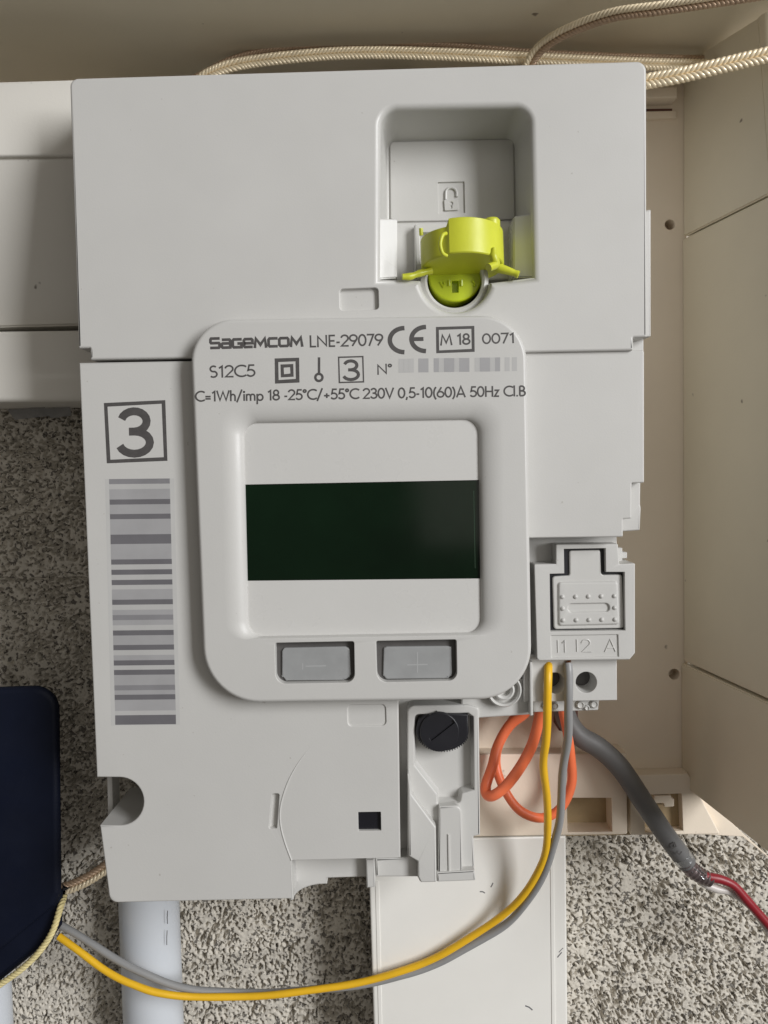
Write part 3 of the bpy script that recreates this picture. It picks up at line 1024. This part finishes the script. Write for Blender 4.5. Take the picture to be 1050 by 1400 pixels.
for w, lens, plus in ((b1, [(386, 886), (478, 884.5), (479.5, 925), (471, 930), (391, 931), (385, 925)], False),
                      (b2, [(524, 884), (618, 883), (619, 923), (611, 928), (529, 929), (523, 923)], True)):
    xs = [p[0] for p in w]
    ys = [p[1] for p in w]
    g = 6
    bt = obj('button', plate([(min(xs) - g, min(ys) - g), (max(xs) + g, min(ys) - g - 1), (max(xs) + g, max(ys) + g - 1), (min(xs) - g, max(ys) + g)],
                             BZ + 1.9, BZ + 2.55, 0.0), 'rubber', bezel)
    # uneven, rounded translucent lens
    L = rnd(lens, 5, 4)
    L = [(x + random.uniform(-.9, .9), y + random.uniform(-.7, .7)) for x, y in L]
    obj('lens', plate(L, BZ + 1.35, BZ + 2.0, 0.25), 'lens', bt)
    cx, cy = sum(p[0] for p in lens) / 6, sum(p[1] for p in lens) / 6 - 3
    bm = stroke_bm([(cx - 14, cy + .3), (cx + 14, cy - .3)], 1.6, BZ + 1.35)
    if plus:
        stroke_bm([(cx, cy - 17), (cx, cy + 11)], 1.6, BZ + 1.35, bm, 0.03)
    else:
        stroke_bm([(cx - 18, cy - 4), (cx - 18, cy + 5)], 1.4, BZ + 1.35, bm, 0.03)
    obj('button_mark', bm, 'lens_hi', bt)

# ---- print on the bezel
LOGO = {
    'S': (1.0, [[(.93, 1.02), (.16, 1.02), (.10, .92), (.10, .66), (.16, .58), (.84, .58), (.90, .50), (.90, .22), (.84, .12), (.06, .12)]]),
    'a': (.98, [[(.12, .88), (.80, .88), (.86, .80), (.86, .0)], [(.86, .52), (.18, .52), (.11, .44), (.11, .20), (.18, .12), (.86, .12)]]),
    'G': (1.0, [[(.92, .88), (.20, .88), (.11, .76), (.11, .24), (.20, .12), (.88, .12), (.88, .48), (.52, .48)]]),
    'e': (.98, [[(.88, .12), (.20, .12), (.11, .24), (.11, .76), (.20, .88), (.78, .88), (.87, .78), (.87, .48), (.16, .48)]]),
    'M': (1.22, [[(.09, .0), (.20, .90), (.60, .30), (1.0, .90), (1.11, .0)]]),
    'C': (.96, [[(.92, .88), (.20, .88), (.11, .76), (.11, .24), (.20, .12), (.92, .12)]]),
    'O': (1.04, [[(.22, .88), (.82, .88), (.92, .76), (.92, .24), (.82, .12), (.22, .12), (.11, .24), (.11, .76), (.22, .88)]]),
}
obj('logo', text_bm('SaGeMCOM', (286.5, 477.5), (415, 474), 14.2, BZ, 0.27, LOGO), 'ink', bezel)
for s, a, b, cap, st in (('LNE-29079', (422.5, 475), (524.5, 472.5), 16.5, 0.145),
                         ('M 18', (601.5, 472.5), (643.5, 471), 15.5, 0.16),
                         ('0071', (659, 470.5), (704.5, 469), 14.5, 0.155),
                         ('S12C5', (286, 516.8), (349.5, 515), 17, 0.14),
                         ('N\u00b0', (515, 512.5), (536.5, 512), 15, 0.14),
                         ('C=1Wh/imp 18 -25\u00b0C/+55\u00b0C 230V 0,5-10(60)A 50Hz Cl.B', (266.5, 549.3), (719.5, 541.7), 14.8, 0.155)):
    obj('printed_text', text_bm(s, a, b, cap, BZ, st), 'ink', bezel)
bm = stroke_bm(A(553, 465, 20, 16.5, -90, -270, 18), 6.2, BZ)
stroke_bm(A(582.5, 463.5, 20, 16.5, -90, -270, 18), 6.2, BZ, bm)
stroke_bm([(564, 463.7), (579, 463.4)], 5.4, BZ, bm, 0.028)
obj('conformity_mark', bm, 'ink', bezel)
obj('printed_frame', frame_bm([(596, 447), (648.5, 445.5), (649, 481), (596.5, 483)], 4, BZ), 'ink', bezel)
bm = frame_bm([(375.5, 490), (409, 489), (409.5, 523), (376, 524.5)], 5, BZ)
frame_bm([(383.5, 498.3), (401, 497.6), (401.5, 515), (384, 516)], 4.4, BZ, bm)
obj('double_insulation_symbol', bm, 'ink', bezel)
bm = stroke_bm(circle(436, 516, 4.9, 20) + [(440.9, 516)], 3.4, BZ)
stroke_bm([(436.2, 488.5), (436.2, 511.5)], 3.4, BZ, bm, 0.028)
obj('temperature_symbol', bm, 'ink', bezel)
bm = frame_bm([(462, 487.5), (497, 486.5), (498, 523), (463, 524)], 2, BZ)
text_bm('3', (468, 521), (493, 520.3), 29, BZ, 0.15, bm=bm)
obj('printed_number', bm, 'ink', bezel)
# blurred serial number: soft grey blocks
for i, (x, w, t) in enumerate(((545, 7, 1), (552, 7, 1), (559, 7, 1), (572, 14, 2), (593, 7, 2), (600, 7, 1), (607, 14, 2), (621, 7, 1), (628, 14, 2),
                               (649, 7, 1), (656, 14, 2), (670, 7, 1), (677, 7, 2), (690, 7, 1), (700, 7, 1))):
    obj('serial_block', quad_bm([(x, 490.5 - (x - 545) * .014), (x + w - .2, 490.4 - (x - 545) * .014), (x + w - .2, 509.4 - (x - 545) * .014), (x, 509.5 - (x - 545) * .014)], BZ), 'ink%d' % t, bezel, smooth=False)

# ================================================================== LIME SEAL
c = U(631, 368, 2.0)
R = 57 * k_at(2)
seal = thing('security_seal', 'lime yellow plastic security seal hanging open in the lock pocket', 'seal', c)
N = 72
hi, lo = 8.0, 6.9
bm = bmesh.new()
prof_o, prof_i = [], []
rows_ = [[] for _ in range(7)]
for i in range(N):
    th = 360 * i / N
    high = th >= 249 or th <= 75
    rad = R if high else R * 0.955
    top = hi if high else lo + 0.5 * math.sin(math.radians(th))
    ca, sa = math.cos(math.radians(th)), math.sin(math.radians(th))
    for row, (rr, h) in zip(rows_, ((rad - .75, 0.0), (rad - .3, .08), (rad - .08, .3), (rad, .7), (rad, top - .2), (rad - .25, top), (rad - 1.1, top))):
        row.append(bm.verts.new((c.x + rr * ca, c.y + rr * sa, c.z + h)))
rows_.append([bm.verts.new((v.co.x, v.co.y, c.z + 1.3)) for v in rows_[-1]])
for a, b in zip(rows_, rows_[1:]):
    skin(bm, a, b)
bm.faces.new(rows_[0])
bm.faces.new(rows_[-1])
tilt = Matrix.Rotation(math.radians(-8), 4, 'X')
bmesh.ops.rotate(bm, cent=c, matrix=tilt.to_3x3(), verts=bm.verts[:])
cap = obj('cap', bm, 'lime', seal, sharp=30)
# ribs, pin, boss and little loop on the cap
sl = spline([U(610, 319, -6.9), U(605, 322, -7.6), U(602, 334, -7.8), U(605, 346, -7.4), U(611, 350, -6.8)], 0.3)
obj('loop_clip', tube(sl, 0.42, None, 10), 'lime', cap)
obj('pin', tube(spline([U(675.5, 339, -5.2), U(675.5, 352, -5.4), U(678, 361, -5.0), U(668, 366, -6.2)], .3), [0.5, .55, .6, .7, .8, .9, .9, .9, .9, .9, .9, .9, .9, .9, .9, .9, .9, .9, .9, .9, .9, .9, .9, .9, .9, .9, .9, .9, .9, .9, .9, .9, .9], None, 12), 'lime', cap)
obj('boss', lathe([(1.9, -2), (1.9, .2), (1.5, .7), (.6, .85)], U(672, 301, -1) + Vector((0, 0, -.4)), 'Z', 20), 'lime', cap)
obj('corner_ear', tube([U(576, 322, 1.5), U(575.5, 312, 1.2)], 0.45, None, 8), 'lime', cap)
# wings at both sides
wl = spline([U(590, 370, 1.0), U(573, 374, 0.2), U(561, 378, -0.4), U(550, 378.5, -0.8)], .4)
obj('wing', tube(wl, [0.85 - 0.25 * math.sin(i * .5) ** 2 * .6 for i in range(len(wl))], None, 12), 'lime', seal)
wr = spline([U(672, 362, 1.0), U(684, 367, 0.2), U(697, 371, -0.4), U(709, 375.5, -0.8)], .4)
obj('wing', tube(wr, [1.3 - 0.6 * min(1, i / len(wr) * 1.2) + (.15 if i > len(wr) * .85 else 0) for i in range(len(wr))], None, 12), 'lime', seal)
# round plug turned into the seat
pk = plate(circle(622.5, 376, 37, 48), 5.2, 14.5, 0.5, holes=[
    Hole([(618, 384), (627, 384), (627, 400), (618, 400)], 1.8, 0.1, draft=0.05)])
plug = obj('plug', pk, 'lime_d', seal)
for s in ([(602, 385), (606, 392), (607, 386)], [(614, 383), (614, 391)], [(631, 383), (631, 391)], [(646, 384), (650, 388), (648, 391)]):
    obj('rib', tube([U(x, y, 5.1) for x, y in s], 0.32, None, 8), 'lime_d', plug)

# ================================================================== WIRES
def W_(pts, diam_px, name, m, label, cat, dflt, group=None, parent=None, wob=0.02):
    P = [U(p[0], p[1], p[2] if len(p) > 2 else dflt) for p in pts]
    y = sum(v.y for v in P) / len(P)
    path = spline(P, 0.7)
    ph = [random.uniform(0, 6.28) for _ in range(4)]
    path = [p + Vector((math.sin(i * .21 + ph[0]) * .10 + math.sin(i * .083 + ph[1]) * .16, 0,
                        math.sin(i * .19 + ph[2]) * .10 + math.sin(i * .071 + ph[3]) * .16)) for i, p in enumerate(path)]
    return obj(name, tube(path, diam_px * k_at(y) / 2, None, 16, wob), m, parent, label, cat, group)


# orange wires
W_([(741, 955, 20), (738, 980, 20), (727, 1020, 22), (700, 1066, 24), (680, 1086, 25), (667, 1088, 27), (664, 1074, 29), (672, 1048, 31),
    (680, 1020, 33), (697, 992, 34), (716, 976, 34), (728, 960, 34)], 14.8, 'orange_wire', 'orange',
   'orange wire with a tight loop nearest the cable cover', 'wire', 25, 'orange wires below the connector')
W_([(722, 960, 38), (700, 985, 37.5), (681, 1020, 36.5), (679, 1052, 35.5), (692, 1084, 33), (713, 1108, 32), (742, 1117, 32), (767, 1104, 32), (781, 1072, 32),
    (780, 1032, 31), (771, 985, 28), (766, 955, 25)], 13, 'orange_wire', 'orange',
   'orange wire in the wide loop that dips behind the yellow and grey wires', 'wire', 30, 'orange wires below the connector')
# signal pair running down to the navy case
W_([(749, 897, 12), (749, 925, 7.5), (748, 960, 7.5), (746, 1010, 10), (744, 1045, 14), (748, 1090, 20), (749, 1130, 25), (741, 1178, 30), (716, 1224, 34),
    (670, 1264, 37), (600, 1306, 38), (540, 1331, 38), (480, 1346, 38), (400, 1357, 38), (300, 1363, 38), (222, 1359, 36), (180, 1346, 36), (145, 1327, 37),
    (110, 1302, 38), (80, 1280, 39)], 10.5, 'yellow_wire', 'yellow',
   'yellow wire from the connector sweeping down to the navy case', 'wire', 30)
W_([(775.5, 907, 8.0), (776, 914, 7.5), (776.5, 925, 7.3), (777.5, 960, 7.5), (778, 1003, 11), (771, 1045, 16), (767, 1090, 21), (761, 1138, 26), (745, 1190, 31), (721, 1234, 35),
    (680, 1272, 38.5), (602, 1314, 39.5), (540, 1336, 39.5), (480, 1348, 39.5), (400, 1356, 40), (320, 1357, 40), (250, 1349, 38.5), (185, 1326, 38.5),
    (130, 1294, 40), (76, 1262, 41)], 11, 'grey_wire', 'grey',
   'thin grey wire running beside the yellow wire down to the navy case', 'wire', 30)
gw = [o for o in COL.objects if o.name == 'grey_wire'][0]
obj('bare_end', tube([U(776, 909, 8.2), U(778, 904, 8.6), U(778.5, 899, 10)], 0.5, None, 8), 'copper', gw)
# screened cable at the right
cab = thing('screened_cable', 'thick grey screened cable bending to the lower right with stripped end', 'cable', U(945, 1190, 38))
cp_ = [(768, 960, 34), (776, 985, 34), (792, 1006, 34), (820, 1023, 34), (849, 1051, 34), (880, 1097, 35), (910, 1141, 37), (939, 1180, 39)]
pth = spline([U(*p) for p in cp_], 0.7)
obj('sheath', tube(pth, [(14.5 - 1.0 * i / len(pth)) * k_at(36) for i in range(len(pth))], None, 24, 0.01), 'cable', cab)
fp = spline([U(934, 1174, 38.5), U(944, 1187, 38.5), U(956, 1196, 38.5), U(972, 1203, 38.5)], 0.2)
obj('foil', tube(fp, [(10.8 + 0.9 * math.sin(i * 1.1) - 3.0 * max(0, i / len(fp) - .5)) * k_at(39) for i in range(len(fp))], None, 16), 'wrap', cab)
ep = pth[-6:-2]
obj('foil_band', tube(ep, [(13.9 + .25 * math.sin(i * 2.1)) * k_at(36) for i in range(len(ep))], None, 24), 'foil', cab)
fz = bmesh.new()
for i in range(9):                                 # bundle of bare screen strands
    o = random.uniform(-7, 7)
    q = [U(938 + i * 2.4 - o * .6, 1186 + o * .6 + i * .6, 37.4), U(945 + i * 2.4, 1189 + o + i * .8, 36.4), U(950 + i * 2.2, 1197 + o * .7 + i * .4, 37.2)]
    tube(spline(q, .4), 0.11, fz, 6)
obj('screen_strands', fz, 'foil', cab)
W_([(952, 1194, 38.5), (968, 1200, 38), (985, 1203, 38), (1003, 1211, 38), (1020, 1230, 38), (1040, 1252, 38), (1062, 1276, 38)], 12.5, 'conductor', 'red', None, None, 38, None, cab, 0.06)
W_([(950, 1196, 40), (962, 1208, 39.5), (980, 1216, 39.5), (1000, 1220, 40), (1022, 1236, 41), (1042, 1262, 41), (1060, 1288, 41)], 11, 'conductor', 'clear', None, None, 40, None, cab, 0.06)
mk = bmesh.new()
for s in ([(918, 1154), (922, 1152), (924, 1157), (919, 1160), (918, 1154)], [(923, 1165), (929, 1168), (932, 1164)]):
    ribbon(mk, s, 1.8, lambda a, b, l: U(a, b, 37 - 14.1 * k_at(36) - l), 0.02)
obj('sheath_print', mk, 'ink', cab)
# connector end of the cable gland in shade
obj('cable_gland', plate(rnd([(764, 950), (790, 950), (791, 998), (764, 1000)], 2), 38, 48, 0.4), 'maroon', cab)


# braided cords: two laid ropes side by side, each of three strands
def cord(pts, diam_px, name, label, cat, m1='gold', m2='brown', group=None, pitch=3.9, sep=True, dflt=35, tone2=None):
    P = [U(p[0], p[1], p[2] if len(p) > 2 else dflt) for p in pts]
    y = sum(v.y for v in P) / len(P)
    rad = diam_px * k_at(y) / 2
    path = spline(P, 0.28)
    T, Nn, Bn = frames(path)
    t = thing(name, label, cat, P[0], group)
    ropes = (-1, 1) if sep else (0,)
    rr = rad * (0.5 if sep else 1.0)
    for s in ropes:
        for j in range(3):
            pp = []
            for i, p in enumerate(path):
                ctr = p + Bn[i] * (s * rr * 0.92)
                ph = 2 * math.pi * (i * 0.28 / (pitch * rr / 0.55 * 0.5) * (1 if s >= 0 else -1) + j / 3)
                pp.append(ctr + (Nn[i] * math.cos(ph) + Bn[i] * math.sin(ph)) * rr * 0.5)
            bm = bmesh.new()
            tube(pp, rr * 0.56, bm, 7)
            obj('strand', bm, m1 if (s <= 0 or not tone2) else tone2, t, wn=False, sharp=180)
    return t


GC = 'gold braided cords over the meter'
cord([(262, 122, 30), (285, 102, 28), (330, 87, 27), (420, 76, 26), (500, 72, 26), (600, 74, 26), (700, 79, 26), (800, 84, 28), (900, 88, 31), (1000, 90, 35)], 17,
     'braided_cord', 'gold braided cord lying along the top edge of the meter', 'cord', group=GC)
cord([(262, 112, 36), (330, 80, 35), (420, 67, 34), (520, 63, 34), (620, 66, 34), (720, 74, 34), (820, 79, 36), (990, 84, 40)], 15,
     'braided_cord', 'brownish braided cord just behind the gold cord on top of the meter', 'cord', 'brown', group=GC)
cord([(712, 120, 26), (724, 88, 24), (740, 65, 21), (775, 43, 15), (835, 21, 8), (905, 11, 3), (1000, -3, -2), (1080, -16, -6)], 18,
     'braided_cord', 'gold braided cord arching up to the top right corner', 'cord', 'gold', group=GC, tone2='brown')
cord([(850, 118, 18), (886, 111, 16), (930, 103, 14), (990, 89, 12), (1050, 75, 10), (1110, 62, 9)], 22,
     'braided_cord', 'thick gold braided cord leaving the meter at upper right across the side wall', 'cord', 'gold', group=GC)
cord([(165, 1168, 45), (140, 1189, 43), (112, 1206, 42), (85, 1216, 42), (55, 1222, 42)], 19,
     'braided_cord', 'short piece of braided cord between the navy case and the meter', 'cord', 'gold', tone2='brown', group=GC)

# ================================================================== NAVY CASE
nv = thing('reader_case', 'dark navy plastic case with rounded corner at the lower left edge', 'case', U(30, 1350, 20))
NY = 23.0
obj('shell', plate(rnd([(-120, 945), (78, 938), (81, 1222), (74, 1240), (-120, 1400)], [10, 34, 10, 10, 10], 10), NY, 31, 1.6, seg=5, taper=-3.0), 'navy', nv)
obj('base', plate(rnd([(-120, 1300), (70, 1225), (83, 1216), (82, 1268), (68, 1288), (-120, 1440)], [2, 4, 4, 8, 8, 4], 6), NY + 1.5, 32, 1.6, seg=4, taper=-2.5), 'navy', nv)
cord([(88, 1225, 28), (82, 1243, 23.5), (71, 1275, 22.3), (52, 1303, 22.3), (28, 1326, 22.3), (0, 1346, 22.3), (-30, 1368, 22.3)], 9, 'twisted_string',
     'thin pale yellow twisted string across the corner of the navy case', 'string', 'string', sep=False, pitch=4.2)
